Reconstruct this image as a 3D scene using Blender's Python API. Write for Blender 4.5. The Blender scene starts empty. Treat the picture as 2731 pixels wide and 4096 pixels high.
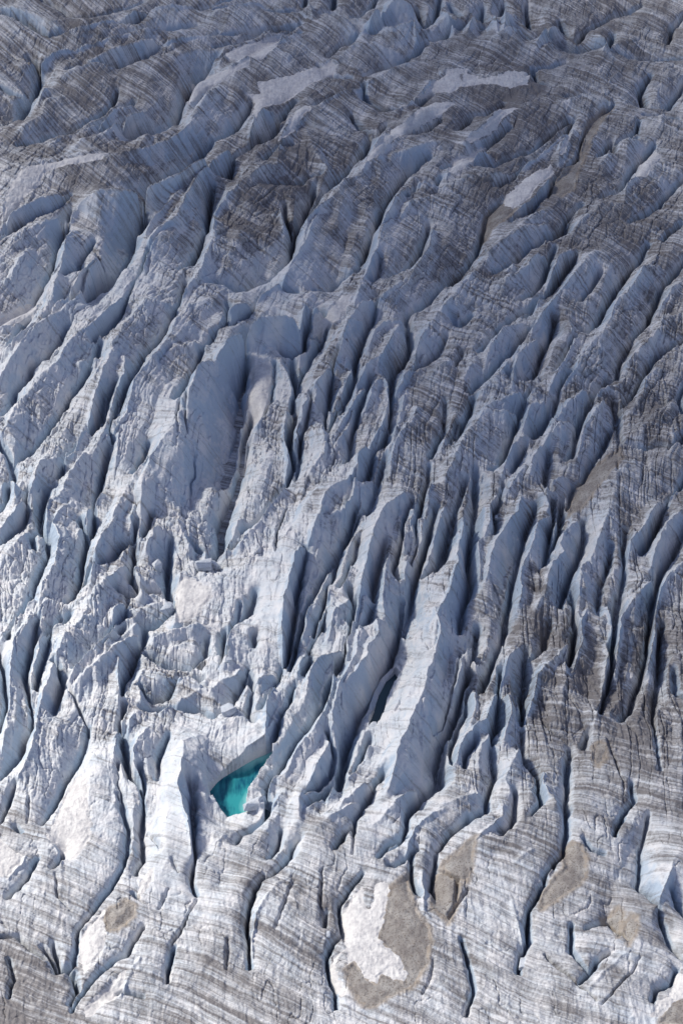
import bpy, math, random
import numpy as np
R = math.radians
sc = bpy.context.scene
# ------------------------------------------------------------------ camera
CAMH, PITCH, VFOV = 543.0, R(42), R(26)
W0, H0 = 2731.0, 4096.0
cd = bpy.data.cameras.new('camera'); cam = bpy.data.objects.new('camera', cd)
sc.collection.objects.link(cam); sc.camera = cam
cam.location = (0, 0, CAMH); cam.rotation_euler = (R(90) - PITCH, 0, 0)
cd.sensor_fit = 'VERTICAL'; cd.angle_y = VFOV; cd.clip_start = 1; cd.clip_end = 9000
# ------------------------------------------------------------------ sky, sun, exposure
SUN_EL = R(43); SUN_AZ = (-0.93, 0.37)            # towards the sun: left, a little away from the camera
n_ = math.hypot(*SUN_AZ); SV = np.array([SUN_AZ[0]/n_*math.cos(SUN_EL), SUN_AZ[1]/n_*math.cos(SUN_EL), math.sin(SUN_EL)])
w = bpy.data.worlds.new("World"); sc.world = w; w.use_nodes = True
nt = w.node_tree; bg = nt.nodes['Background']
sky = nt.nodes.new('ShaderNodeTexSky'); sky.sky_type = 'NISHITA'; sky.sun_disc = False
sky.sun_elevation = SUN_EL; sky.sun_rotation = math.atan2(SV[0], SV[1]); sky.altitude = 2500
veil = nt.nodes.new('ShaderNodeMix'); veil.data_type = 'RGBA'; veil.inputs[0].default_value = 0.4   # thin high cloud greys the blue
nt.links.new(sky.outputs[0], veil.inputs[6]); veil.inputs[7].default_value = (2.35, 2.3, 3.3, 1)
nt.links.new(veil.outputs[2], bg.inputs[0]); bg.inputs[1].default_value = 0.125
sd = bpy.data.lights.new('sun', 'SUN'); sd.energy = 5.0; sd.angle = R(8); sd.color = (1.0, 0.94, 0.84)
so = bpy.data.objects.new('sun', sd); sc.collection.objects.link(so)
from mathutils import Vector
so.rotation_euler = Vector((SV[0], SV[1], SV[2])).to_track_quat('Z', 'Y').to_euler()
sc.view_settings.view_transform = 'Standard'; sc.view_settings.look = 'None'
sc.view_settings.exposure = 0.05; sc.view_settings.gamma = 1.0
sc.cycles.diffuse_bounces = 2; sc.cycles.transparent_max_bounces = 64            # the cloud is many overlapping puffs
# ------------------------------------------------------------------ helpers
def tag(o, **k):
    for a, b in k.items(): o[a] = b
    return o
def ray(px, py):
    f = math.tan(VFOV/2)
    a = (px - W0/2)/(H0/2)*f; b = (H0/2 - py)/(H0/2)*f
    cp, sp = math.cos(PITCH), math.sin(PITCH)
    return a, cp + b*sp, -sp + b*cp
def unproj(px, py, z=0.0):
    dx, dy, dz = ray(px, py); t = (z - CAMH)/dz
    return dx*t, dy*t
# ------------------------------------------------------------------ noise on the plane
rs = np.random.RandomState(7)
_lat = rs.rand(512, 512).astype(np.float32)
def vnoise(x, y, s=0):
    x = x + 37.7*s + 1000; y = y + 91.3*s + 1000
    xi = np.floor(x); yi = np.floor(y)
    fx = (x - xi).astype(np.float32); fy = (y - yi).astype(np.float32)
    fx = fx*fx*fx*(fx*(fx*6-15)+10); fy = fy*fy*fy*(fy*(fy*6-15)+10)
    i = xi.astype(np.int32) & 511; j = yi.astype(np.int32) & 511
    i1 = (i+1) & 511; j1 = (j+1) & 511
    a = _lat[j, i]; b = _lat[j, i1]; c = _lat[j1, i]; d = _lat[j1, i1]
    return (a + (b-a)*fx)*(1-fy) + (c + (d-c)*fx)*fy
def fbm(x, y, o=4, s=0, g=0.5):
    r = 0; a = 1; t = 0
    for k in range(o):
        r = r + a*(vnoise(x, y, s+k*3.1)*2-1); t += a; a *= g
        x, y = x*1.93+y*0.35, y*1.93-x*0.35
    return r/t
def ridged(x, y, o=3, s=0, g=0.5):
    r = 0; a = 1; t = 0
    for k in range(o):
        r = r + a*(1-np.abs(vnoise(x, y, s+k*5.3)*2-1)); t += a; a *= g
        x, y = x*1.9+y*0.3, y*1.9-x*0.3
    return r/t
def sstep(a, b, x):
    t = np.clip((x-a)/(b-a), 0, 1); return t*t*(3-2*t)
# ------------------------------------------------------------------ ice lines: crests (C), crevasse floors (V), cracks (K), in survey tiles
TILES = {}
TRACE = [
 ((0, 0), """
C 3 400,205 560,170 700,125 850,75 1000,55 1200,20
V 4 300,250 480,240 650,200 850,170 1000,110 1150,95 1300,60 1450,30
C 3 260,370 340,335 450,300 600,275 720,240 850,215 1000,170
V 5 190,420 260,400 480,380 560,350 740,300 850,250 1050,215 1230,190
C 3 570,350 700,325 900,270 1060,260 1150,240 1300,220
V 5 450,495 560,470 650,450 760,440 900,400 1000,350 1170,310 1370,240
C 3 385,480 500,435 600,410 700,400
V 12 180,430 280,500 230,600 210,700 130,790 60,860 0,880
C 3 90,830 200,770 270,735 300,640 400,600
C 4 240,640 290,560 340,580
V 5 120,960 250,920 350,880 450,850 530,810 620,760 700,680 740,600
C 3 140,1000 300,930 380,860 520,840 640,770 740,690 830,660
V 6 370,960 470,900 600,880 690,800 760,740 850,680
C 4 420,945 520,890 620,870 700,815 760,760 900,680
V 13 640,965 720,960 820,940 1000,890 1080,840 1150,720 1190,600 1250,520 1350,480
C 4 850,940 920,860 980,850 1000,895
C 4 20,1390 50,1200 120,1080 200,1040 400,1000 560,965 700,965
C 4 300,1080 500,1010 720,985 900,940 1050,890 1100,870 1200,800 1280,640 1300,600 1360,540
C 3 1190,590 1240,510 1350,460
W 8 480,1230 700,1200 850,1200 1000,1150 1150,1110 1270,1020 1360,960 =8
V 12 890,1568 915,1450 935,1350 960,1250 1050,1180 1170,1130 1250,1050 1330,990
C 4 925,1440 960,1380 1040,1290 1140,1190 1170,1160
C 5 900,1568 1000,1430 1100,1370 1150,1270 1220,1160 1290,1060 1360,1010
V 10 1310,1568 1310,1400 1340,1250
C 5 1340,1568 1345,1380
C 4 0,1440 100,1320 200,1270 350,1200
V 4 0,1520 140,1440 250,1380 330,1350 450,1260
C 4 0,1568 110,1480 240,1400 400,1340 480,1290
V 6 400,1568 430,1450 470,1380
K 2 0,300 200,420 300,480
V 3 0,100 150,150 320,250
V 3 0,560 100,600 180,620
C 2 0,30 200,90 400,180
V 3 250,0 450,100 560,120 700,90 900,40
"""),
 ((866, 0), """
C 3 20,385 80,335 230,265 330,260 430,240 530,210
V 4 20,410 60,400 200,380 330,310 430,270 530,240
V 4 0,330 130,300 250,230 450,215 530,190
C 3 0,470 120,420 220,365 320,330 420,270
V 3 0,240 150,220 300,190 500,180
C 3 0,70 150,40 300,10
V 4 0,90 250,75 450,105
C 4 620,115 720,110 800,140 870,180
V 6 450,110 560,120 600,130 720,125 850,180 900,200 1000,205
V 8 560,0 540,80 600,110
C 5 580,0 600,80
V 7 740,0 730,100
C 8 1050,50 980,120 920,160
C 8 1050,50 1130,10 1220,0
V 8 1000,20 960,80 900,140 850,160
C 5 900,185 1000,175 1100,200 1200,180 1240,155 1260,220
V 6 900,215 1100,250 1250,260 1300,200 1370,150 1400,0
V 10 1260,140 1300,220 1340,190
V 8 0,940 70,900 160,790 210,700
C 5 0,965 90,930 210,850 240,760 300,680 360,670
V 8 -40,1180 80,1160 110,1070 200,1010 320,940 370,870 380,800 430,730 490,690
C 4 0,1290 60,1240 140,1150 250,1070 370,1000
C 4 380,980 400,880 440,800 500,710 570,670 620,680
V 3 300,1040 370,990 470,950
C 2 560,800 620,950 700,1050
K 2 230,1310 330,1230 450,1110 530,1060
V 7 340,1210 500,1180 580,1150 650,1150
V 9 980,900 940,980 900,1050 830,1100 780,1160 700,1240 620,1300 560,1420 520,1500
V 6 1060,840 980,910 960,860 850,770
C 5 910,1050 960,970 1020,890 1080,830 1180,780 1260,720 1340,660 1400,650
C 5 900,1080 810,1120 770,1200 660,1280 590,1360 540,1470
V 10 430,1350 440,1450 480,1568
C 3 360,1320 400,1290 420,1400
V 10 1320,1090 1200,1140 1120,1250 1060,1350 1020,1450 990,1568
C 5 1370,1120 1250,1120 1180,1180 1120,1260 1070,1350 1030,1440 1000,1560
V 6 1400,1180 1360,1220 1250,1240 1180,1320
C 4 1370,1220 1330,1240 1230,1270 1150,1340
C 3 1130,690 1220,650 1340,520 1400,470
V 4 920,560 940,640 1050,700 1180,720 1260,700 1340,640
C 3 780,340 860,300 980,290 1100,300
V 4 700,390 760,320 900,275 1100,280
V 4 640,440 740,500 850,520
V 4 930,510 1050,440 1180,390 1260,350 1320,310
C 3 940,500 1000,475 1180,425 1250,380
V 3 620,690 760,630 880,590
C 2 630,670 740,610 870,565 960,520
V 4 1000,900 1150,900 1300,860 1400,800
C 3 1100,950 1250,930 1400,880
"""),
 ((1731, 0), """
V 6 0,320 100,260 200,200 290,240 420,230 600,290 780,310 860,340 1090,360 1200,380 1450,390 1568,400
C 6 270,90 220,180
V 10 310,100 310,230
C 7 380,90 400,190
V 9 430,60 420,190
C 8 480,50 430,180
C 6 550,170 460,200 360,240
V 9 580,60 600,260
C 5 760,150 640,250
C 3 740,260 700,290
V 8 790,180 850,290
V 6 1120,260 1100,350
V 6 100,60 170,150
V 6 30,100 100,200
C 5 60,60 130,150
C 3 0,500 80,460 220,430
C 3 280,480 400,475 600,460
V 4 620,460 640,540 700,560
V 4 830,420 650,460
C 3 190,880 270,820 330,770 380,720 480,680 540,680
V 5 150,860 240,750 330,740 450,690
K 3 490,830 530,780
C 4 90,1090 120,1030 200,980 320,930
V 6 60,1130 100,1105 220,1060 340,950 400,900 480,840
V 6 250,1095 380,1065 480,1025 620,965 700,905 760,835 850,785
C 3 70,1160 250,1115 440,1090 640,1000 760,900 880,800
V 6 400,1230 520,1150 640,1060 720,1000 790,940 840,830 880,790
C 3 500,1320 640,1230 720,1130 820,1060 900,960 950,850 970,780
C 4 840,840 810,900 790,980
V 4 1130,680 1000,790 940,900 900,1040 760,1170 700,1280
V 6 320,1460 340,1360 440,1300
V 5 700,1280 600,1370 480,1430
C 4 700,1290 560,1400 480,1450
V 6 1040,1020 1110,920 1130,1000
C 3 1110,940 1050,1010
V 4 1290,790 1270,850 1150,920
C 3 1410,960 1350,1000 1290,1090 1220,1150 1200,1270
V 6 1390,960 1290,1050 1210,1130 1180,1250 1050,1290
V 6 1568,1160 1500,1210 1400,1320 1300,1390 1230,1440
V 5 1568,1430 1480,1480 1440,1540
C 3 1190,1260 1060,1280 1010,1320 930,1380 870,1460
V 6 920,1330 830,1400 830,1480 720,1560
V 9 1360,540 1290,600 1340,700 1450,720 1568,560
C 3 830,625 920,590 1050,625
V 3 830,640 950,650 1090,670
C 3 1320,725 1550,750
V 4 1320,750 1540,775
C 3 1180,885 1280,865
V 4 1200,910 1280,890
C 3 1000,200 1100,260 1060,340
V 5 900,300 940,220 1100,120 1300,60
V 5 1470,300 1500,180 1568,120
"""),
 ((0, 800), """
V 5 0,310 60,260 140,210 240,140
C 3 0,330 80,260 200,180 320,130 450,90
V 12 440,170 410,260 380,400 330,540 250,640 210,720 170,780 60,850 0,900
C 3 0,500 50,490 90,420 160,290
C 2 20,790 80,710 200,660 220,640
C 5 450,160 410,270 390,400 340,520 320,620 240,720 180,790 60,890 0,950
C 5 600,330 550,400 450,530 420,600 340,650 300,700
V 6 590,310 510,420 490,490 430,540 410,560
C 5 610,340 560,430 510,520 490,590 380,690 300,730 200,790 150,860 110,930 60,1000 0,1080
V 5 80,990 120,870 180,790
V 20 920,150 900,290 800,480 740,600 690,620 590,750 530,820 440,870
V 8 440,870 390,930 340,980 290,1050 220,1090 190,1180 110,1250 80,1340 20,1430
C 5 1060,150 990,240 900,400 800,540 720,630 600,740 540,800 500,830 430,900 370,1000 320,1050 240,1110 190,1190 110,1270 60,1370 0,1440 =9
V 7 950,400 890,560 850,620 800,700 760,780 700,860 620,930 600,960
V 9 640,980 570,1140 490,1240 430,1330 370,1440 370,1460
C 4 500,990 600,975
C 5 1100,620 920,640 850,700 800,760 740,840 700,920 660,1020 620,1120 580,1250 560,1350 520,1450 470,1550
V 12 1290,300 1230,420 1180,520 1130,560
C 5 1340,80 1330,240 1270,400 1220,490 1150,560 1100,590
V 7 1160,600 1140,690 1080,800 1040,880 970,950 910,1020 860,1100 830,1160 790,1250 760,1340 740,1400
C 5 1300,590 1180,660 1110,740 1060,860 1000,940 930,1010 880,1080 840,1140 810,1230 790,1320 740,1400 600,1550
V 6 1358,880 1330,930 1270,980 1230,1080 1190,1160 1150,1260 1110,1320
C 3 1280,870 1200,890 1090,930 1020,990
W 9 1340,950 1260,1000 1220,1100 1180,1200 1140,1300 =6
C 4 780,960 770,1080 720,1200 690,1290 680,1400 620,1500 560,1568
V 6 720,1200 670,1290 650,1420 580,1540
K 3 560,300 600,350 690,450
K 2 960,380 920,520
"""),
 ((866, 800), """
V 12 620,0 560,120 500,290 440,430 380,520 270,560 200,600 120,620 -20,640
W 5 640,60 600,160 560,260 490,370 420,490 370,540 280,590 170,640 60,680 0,740
V 6 -20,890 60,840 80,720 60,690
V 6 90,850 210,770 270,700 310,640 400,630 500,640
W 11 -20,935 60,870 190,810 270,730 350,720 480,700 520,740 =6
W 7 520,740 560,640 600,660 700,660 750,590
V 14 600,900 560,960 540,1050 480,1080 400,1060
V 20 340,1000 220,1070 200,1200 150,1300 150,1420 150,1560
C -3 360,1020 350,1180 320,1300 260,1420
C -2 400,1040 440,1100 460,1200 440,1300 440,1568 =7
V 10 365,1100 345,1290 280,1430
V 14 480,1100 490,1300 450,1450
V 10 900,510 860,545 740,560 700,640 610,645
V 13 1040,180 990,300 920,430 900,520
C 5 1110,90 1050,170 1020,260 960,400 920,500 890,580 850,680
V 9 720,840 660,920 600,1010 560,1100 500,1180 490,1290
C 5 920,710 840,740 790,840 780,930 720,1010 640,1110 580,1170 540,1280 530,1370
V 8 1330,220 1300,330 1240,430 1170,500 1130,520 1040,570
C 5 1360,150 1330,290 1260,400 1200,480 1140,520 1070,570 1000,600 900,640 840,700
V 5 1030,430 1020,510 960,580
V 9 1380,660 1300,740 1200,790 1170,850
V 9 1020,730 980,800 940,880 910,960 870,1080 860,1180 780,1400 740,1460
C 4 1150,730 1080,740 1000,800 960,900
C 5 1150,750 1100,850 1060,920 1040,970 950,1010 900,1080 870,1120
C 1 840,1050 800,1150 760,1300 740,1430
V 11 770,1050 740,1150 710,1250 690,1400 680,1568
V 10 1200,840 1210,1000 1180,1080 1100,1150 1090,1300 1080,1568
C 4 1050,1090 1080,1140 1075,1280 1040,1400 960,1540
C 3 1050,1090 990,1150 960,1240 930,1300
C 3 930,1150 880,1230 820,1340 760,1430 700,1520
V 6 960,1180 930,1280 890,1380 850,1500 830,1568
C 5 1340,730 1300,830 1260,930 1220,1050 1180,1080 1140,1160
V 6 1440,900 1380,1020 1300,1100 1230,1150
C 4 1310,940 1260,1020 1210,1080
C 2 1200,1150 1160,1300 1120,1450 1090,1568
C 4 650,560 600,560 540,640 
V 6 640,760 700,790 640,880 570,900
"""),
 ((1731, 800), """
C 5 260,430 170,550 90,640 0,720
V 10 330,160 310,250 240,440 160,530 80,620 0,690
C 4 700,130 580,160 500,220 430,260 350,330 280,420
V 6 880,130 800,220 720,270 660,310 600,340 550,400 440,480 380,510
C 5 740,310 650,340 590,400 510,450 440,490 400,510
C 3 500,370 480,420 400,460
V 7 760,350 730,440 700,520 660,590 600,660 540,680
C 4 860,280 780,370 740,450 710,530 660,620
V 7 900,400 850,470 790,550 740,620 690,680 620,740 560,800
C 5 1030,290 960,380 880,460 810,560 750,630 690,700 620,780
V 5 640,690 540,740 470,780 410,840 360,920 300,1000
C 4 560,750 450,790 400,870 340,960
V 8 240,800 160,860 130,830
C 4 150,960 80,1010 0,1060
V 6 180,1000 130,1100
C 3 270,960 230,1050 200,1100
V 6 600,870 530,940 450,1040 380,1120 280,1200 230,1260
C 4 480,970 440,1060 370,1130 290,1180
V 9 760,830 720,930 680,1000 650,1080 620,1160 570,1200 450,1210
C 4 650,840 570,920 540,960 510,1060 490,1160
C 5 850,740 880,840 860,920 800,1020 760,1100 740,1150
V 10 1340,350 1290,410 1220,500 1150,600 1100,700 1060,790 1020,870 960,910 920,900
V 4 1050,480 1000,560 920,680
C 5 1370,360 1290,460 1220,560 1150,650 1110,740 1060,820 1000,890 960,940 900,1040 840,1100 780,1150
V 6 870,940 840,1020 780,1080 770,1150
V 9 1568,430 1480,540 1420,620 1360,760 1330,850 1260,920 1240,950
C 4 1568,490 1480,570 1430,640
C 4 1568,700 1450,740 1380,870 1290,930 1240,970
V 9 1240,970 1190,1040 1160,1130 1140,1220
V 6 1568,920 1500,960 1420,1010 1350,1090 1290,1180 1240,1260 1180,1340
C 3 1400,1040 1330,1110 1310,1200 1250,1300
C 5 660,1140 540,1190 400,1240 320,1310 270,1390 200,1480 150,1568
V 7 850,1170 790,1270 740,1380 680,1490 640,1560
C 4 700,1240 620,1270 590,1350 560,1420
V 6 620,1240 570,1330 540,1400 500,1500 480,1568
C 4 1150,1140 1030,1180 900,1200 840,1260 790,1340 740,1440 690,1540
V 7 1100,1180 1040,1270 970,1360 920,1440 900,1568
C 4 1090,1240 1030,1300 980,1380 920,1480 910,1568
C 3 1490,1260 1400,1320 1300,1420
C 3 560,1460 520,1500 500,1568
V 6 1130,1300 1150,1400 1160,1500 1170,1568
V 5 1568,1180 1530,1260 1560,1380
"""),
 ((0, 1600), """
C 6 20,480 70,450 90,520 85,600
V 7 100,500 90,620 60,680 0,760
V 9 370,190 290,280 230,340 170,400 120,480 100,500
C 3 160,470 130,520 
C 5 500,290 440,320 330,350 250,400 220,480 210,540 140,620 60,710 0,780
V 9 660,60 640,160 580,290 500,360 430,450 370,590
V 7 340,620 300,640 270,760 250,870
C 5 620,290 530,330 460,420 420,480 390,560 370,600 320,620 300,740 260,800
V 6 190,650 180,780 100,880 0,980
C 4 180,790 120,860 40,960 0,1020
V 6 240,880 200,930 220,1000
C 6 700,60 680,150 620,250 580,310
V 5 740,60 710,170 690,250 720,330
C 4 800,60 760,140 740,250 730,370
V 9 700,400 650,540 610,660 600,780 610,860 580,950
C 5 450,610 370,700 330,760 370,850 350,960 320,1080 260,1150 230,1260
V 6 340,700 280,790 260,880 300,940 310,1020 240,1150 210,1280
C 4 640,560 540,720 490,800
V 8 520,850 550,930 520,1060 500,1180 470,1300 430,1340
C 5 930,320 860,470 800,560 760,620 710,720 700,780 640,840 600,920 590,1010 560,1130 550,1180
V 6 930,320 900,400 850,530
C 4 850,630 820,720 840,800
V 8 860,860 850,950 770,980 720,1040 620,1120 560,1170 530,1250
C 5 840,970 760,1020 700,1080 640,1130 570,1210 530,1300 490,1380 400,1440
V 6 960,780 920,860 900,930
C 3 890,820 880,880
C 3 1000,780 950,830 920,920
V 7 850,960 840,1100 830,1180 870,1240
C 3 860,1030 890,1180
C -1 1080,770 1120,770 1180,900
W 8 1140,0 1130,60 1050,200 960,330 900,520 880,640 =6
V 22 1510,100 1500,300 1450,500 1400,650 1370,740
V 20 1568,400 1500,560 1470,650 1440,750 1400,900 1390,1020 1370,1090 1310,1130 1210,1080
K 4 1180,30 1165,130 1175,280
K 3 1140,40 1115,180 1105,310
K 3 1195,320 1210,400 1190,480 1190,620
C -2 1140,1110 1240,1130 1320,1180
C -2 1140,1110 1110,1240 1100,1420
V 13 1090,980 1070,1080 1050,1200 1060,1300 1100,1430
C -6 1270,950 1290,1040 1220,1060
C -5 1030,1290 1060,1320 1090,1400
C -5 800,1340 850,1330 900,1320 1000,1310
V 11 740,1290 850,1310 1000,1285
C 4 780,1210 720,1260 700,1340 680,1450 650,1568
V 8 800,1290 790,1400 720,1490 670,1550
C -3 870,1420 780,1460 700,1530 670,1568
C -5 1240,1450 1100,1470 970,1500
C -5 1500,780 1450,880 1420,960
C 4 200,1240 130,1290 90,1380 0,1480
V 6 210,1270 150,1400 100,1470 60,1568
C 4 300,1230 220,1330 170,1420 120,1500 100,1568
C 4 380,1380 300,1390 260,1480 240,1568
V 6 450,1400 400,1450 330,1480 280,1568
V 4 0,300 60,380 90,480
C 3 0,140 100,230
"""),
 ((866, 1600), """
V 22 240,200 200,300 180,400 150,560 110,680 60,800 20,900 30,1050 0,1090
C 0 440,60 430,230 440,350 430,480 410,550 340,640 270,760 150,900 =7
V 13 480,100 490,230 450,380 480,480 450,600 420,660 340,770 250,860 170,910
C 2 530,110 490,230
V 8 590,50 560,200 520,330 500,480 500,560 
K 4 440,690 400,780 370,880 360,990
C 4 700,0 660,160 670,260 660,330 600,420
V 11 700,60 690,200 680,300
V 9 800,60 740,190 690,290
V 6 930,30 860,200 840,290 840,370 820,460
C 3 860,30 830,150 760,250 700,350
W 6 900,340 860,440 830,480 720,540 670,620 660,690 620,760 580,850 540,880 490,940 470,1040 440,1140 410,1220 410,1350 410,1450 415,1568 =2
K 5 740,410 715,510
C 5 1080,30 1060,130 1000,240 920,310 890,340 890,440 870,520 840,620 800,660 700,690 670,700
V 9 1100,30 1080,200 1050,350 980,430 960,540 900,620 870,630
V 7 1060,430 1010,600 960,740 880,800 840,870 790,960
V 9 790,960 730,1040 700,1100 640,1230 600,1330
V 10 880,780 810,930 750,1050 740,1150 690,1320 650,1440 600,1568
V 10 560,1060 520,1180 500,1300 480,1450 470,1568
C 3 720,1040 700,1180 660,1310 620,1400 580,1530
C 2 590,1240 560,1330 540,1450
C 3 850,960 830,1080 790,1170
V 9 890,940 860,1060 820,1200 780,1270
W 6 1180,540 1080,650 980,800 950,950 930,1050 900,1150 880,1280 850,1400 830,1470 820,1568 =14
V 8 1050,970 1020,1060 1000,1180 980,1300 1000,1350
C 3 1070,960 1060,1080 1050,1200 1060,1330
C 5 1060,1350 1000,1370 1020,1440 980,1510 960,1568
C 3 820,1230 740,1290 720,1330 700,1470
V 6 840,1250 850,1380 850,1500
C 4 920,1220 910,1330 880,1400
V 7 1000,1360 960,1430 900,1530
V 8 1230,680 1180,850 1150,980 1110,1100 1150,1200 
V 11 1380,760 1330,950 1280,1100 1230,1230 1210,1350 1190,1420 1180,1568
C 4 1210,640 1180,760 1170,900
C 4 1210,640 1270,700 1230,900 1180,1050
C 4 1440,660 1390,780 1360,900 1320,1000
V 9 1330,500 1310,600 1290,700 1260,850 1240,1000 1210,1130
V 8 1568,560 1510,700 1470,830 1440,930 1440,1000 1390,1110 1290,1180
C 3 1250,30 1200,160 1130,240 1100,400
V 6 1430,60 1420,220 1380,300 1340,420
C 4 1350,480 1330,560
"""),
 ((1731, 1600), """
C 5 540,30 450,60 320,60 250,160 180,260 130,360 90,420
V 8 250,60 220,150 130,330 90,350
C 4 140,160 90,220 50,300
V 6 150,200 100,350
V 9 580,60 540,160 500,280 440,400 420,490 360,520
C 4 90,640 40,740 10,860
V 8 190,570 150,720 120,880 80,960 20,1110
C 6 200,690 190,800 170,900 150,1000 120,1120 90,1220 40,1300 10,1450 0,1520 =1
V 11 260,540 270,700 250,860 230,940 210,1100 220,1250 170,1450 160,1568
C 4 580,380 550,430 480,540 430,500
V 8 580,380 530,450 490,540
C 4 600,210 540,210 500,280 470,360 440,450
W 5 560,560 540,680 470,760 430,830 390,900 360,990 330,1100 =10
V 5 440,560 430,680 390,740 400,820 380,900
C 3 420,560 370,650 360,750 330,830 280,890 290,980 290,1090
V 9 630,730 590,830 560,950 530,1050 500,1200 470,1400 430,1568
V 9 740,110 700,200 640,270 600,350
C 5 900,120 800,130 740,210 680,280 620,370 600,430
V 7 920,150 890,280 860,420 830,430
V 7 730,420 700,560 720,660
C 4 830,450 760,490 710,550 720,640
V 9 1090,0 1030,40 960,110 920,210 890,340 850,440
C 4 1070,10 1000,100 940,180 920,260
V 6 1150,50 1140,180 1060,330 1020,390 960,450 930,540 880,570 860,650 830,730
C 5 730,680 660,740 640,830 610,940 570,1010 560,1100 550,1250
V 9 740,720 740,850 720,960 700,1060 690,1140
C 3 770,720 760,830
V 10 790,720 780,850 760,960 720,1060
C 4 890,740 830,800 800,900 820,950 760,1010 730,1100 700,1200 660,1280
V 10 930,850 920,1000 880,1120 840,1220 800,1310 790,1400
C 4 980,980 940,1050 920,1150 900,1260 920,1350 910,1500
C 4 1240,360 1160,450 1130,600 1100,720 1060,800 1020,880 1000,960
V 10 1568,560 1500,670 1430,780 1390,880 1340,960 1280,1060
C 4 1530,520 1400,640 1320,780 1240,880 1200,980
V 5 1110,960 1060,1150 1030,1300 1030,1400
V 6 1200,880 1190,1000 1180,1150 1160,1300 1130,1500
C 4 1090,1260 1130,1370 1110,1440
V 11 1568,900 1480,1050 1420,1140 1390,1250 1360,1380 1350,1568
C 4 1568,1000 1490,1080 1430,1180 1400,1280 1390,1450 1370,1568
C 4 1370,1110 1300,1190 1240,1260 1190,1320 1170,1450 1160,1568
C 4 1568,660 1450,780 1400,900 1370,1000
V 7 850,1260 880,1360 860,1480
C 3 1500,150 1530,260 1480,340
V 6 1568,260 1540,330 1470,370
V 5 1170,310 1280,330 1440,340
K 3 640,500 700,650
K 2 330,1120 400,1220 450,1290
"""),
 ((0, 2400), """
C 4 100,60 60,130 0,200
C 4 200,60 150,170 90,260 70,380 60,520 60,660 50,800 20,930
V 7 0,400 30,520 40,700 20,850 0,900
V 7 250,200 230,350 190,430 170,560 190,680 215,800 210,880 180,930 140,1030 60,1110 0,1210
C 4 300,150 250,260 210,400 190,520 190,620 210,720
V 5 390,150 320,260 290,380 240,520 220,640
C 5 480,140 400,210 350,330 320,440 270,560 240,680 220,830 190,930 140,1040 60,1120
V 6 340,460 370,500 390,570 360,680 330,780
V 7 780,210 700,280 590,390 520,460 480,520
C 4 730,40 700,160 620,260 540,340 480,400 430,500 400,570
K 4 400,580 440,640 500,740 550,830 570,880
V 8 560,890 530,1000 470,1110 410,1200 340,1380 280,1480
C 4 860,170 750,250 680,320 590,400 500,480 450,560
C 4 740,320 745,450 740,600 760,740 720,830
V 12 1100,180 920,230 910,340 850,450 780,620 770,760
V 8 780,760 760,880 770,960 800,1080 830,1180 880,1240 910,1300 910,1450 890,1568
C 3 730,850 710,950 740,1050 750,1200
V 4 740,1070 750,1200 780,1300 800,1430 810,1568
C 3 860,680 810,740 800,800
V 9 880,640 960,690 1060,650 1150,570 1280,580
C 1 900,430 860,510 890,640
C 1 920,430 1050,480 1200,490 1270,540
V 9 920,400 1010,440 1200,480 1250,450 1310,400
C 1 970,220 1100,190 1240,150
C -2 1100,300 1180,290 1260,330
C -2 1370,370 1300,480 1290,550 =12
V 11 1300,330 1290,440 1240,480
V 12 1420,300 1410,400 1400,470
C 1 1330,560 1370,510 1440,480 1500,430 1560,400
C -1 1010,710 1140,620 1230,590 1350,560
V 7 900,740 1000,720 1150,720 1280,740 1340,800
C 4 930,760 860,840 830,940 850,1040 900,1150 910,1220
V 5 1060,880 1010,980 990,1060 990,1180
W 6 1210,820 1150,870 1160,980 1150,1060 1120,1150 1150,1250 1180,1400 1200,1568 =5
C -2 1210,1190 1280,1230
C -7 1340,1300 1390,1350 1450,1385 1560,1395
V 7 1200,1210 1230,1300 1220,1450 1220,1568
C 2 1390,1460 1350,1530
C 0 1470,680 1390,710
C 0 1490,740 1340,840
V 9 1568,560 1470,640 1470,680 1380,780 1340,820
V 9 1330,1270 1400,1170 1500,1110
"""),
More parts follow.
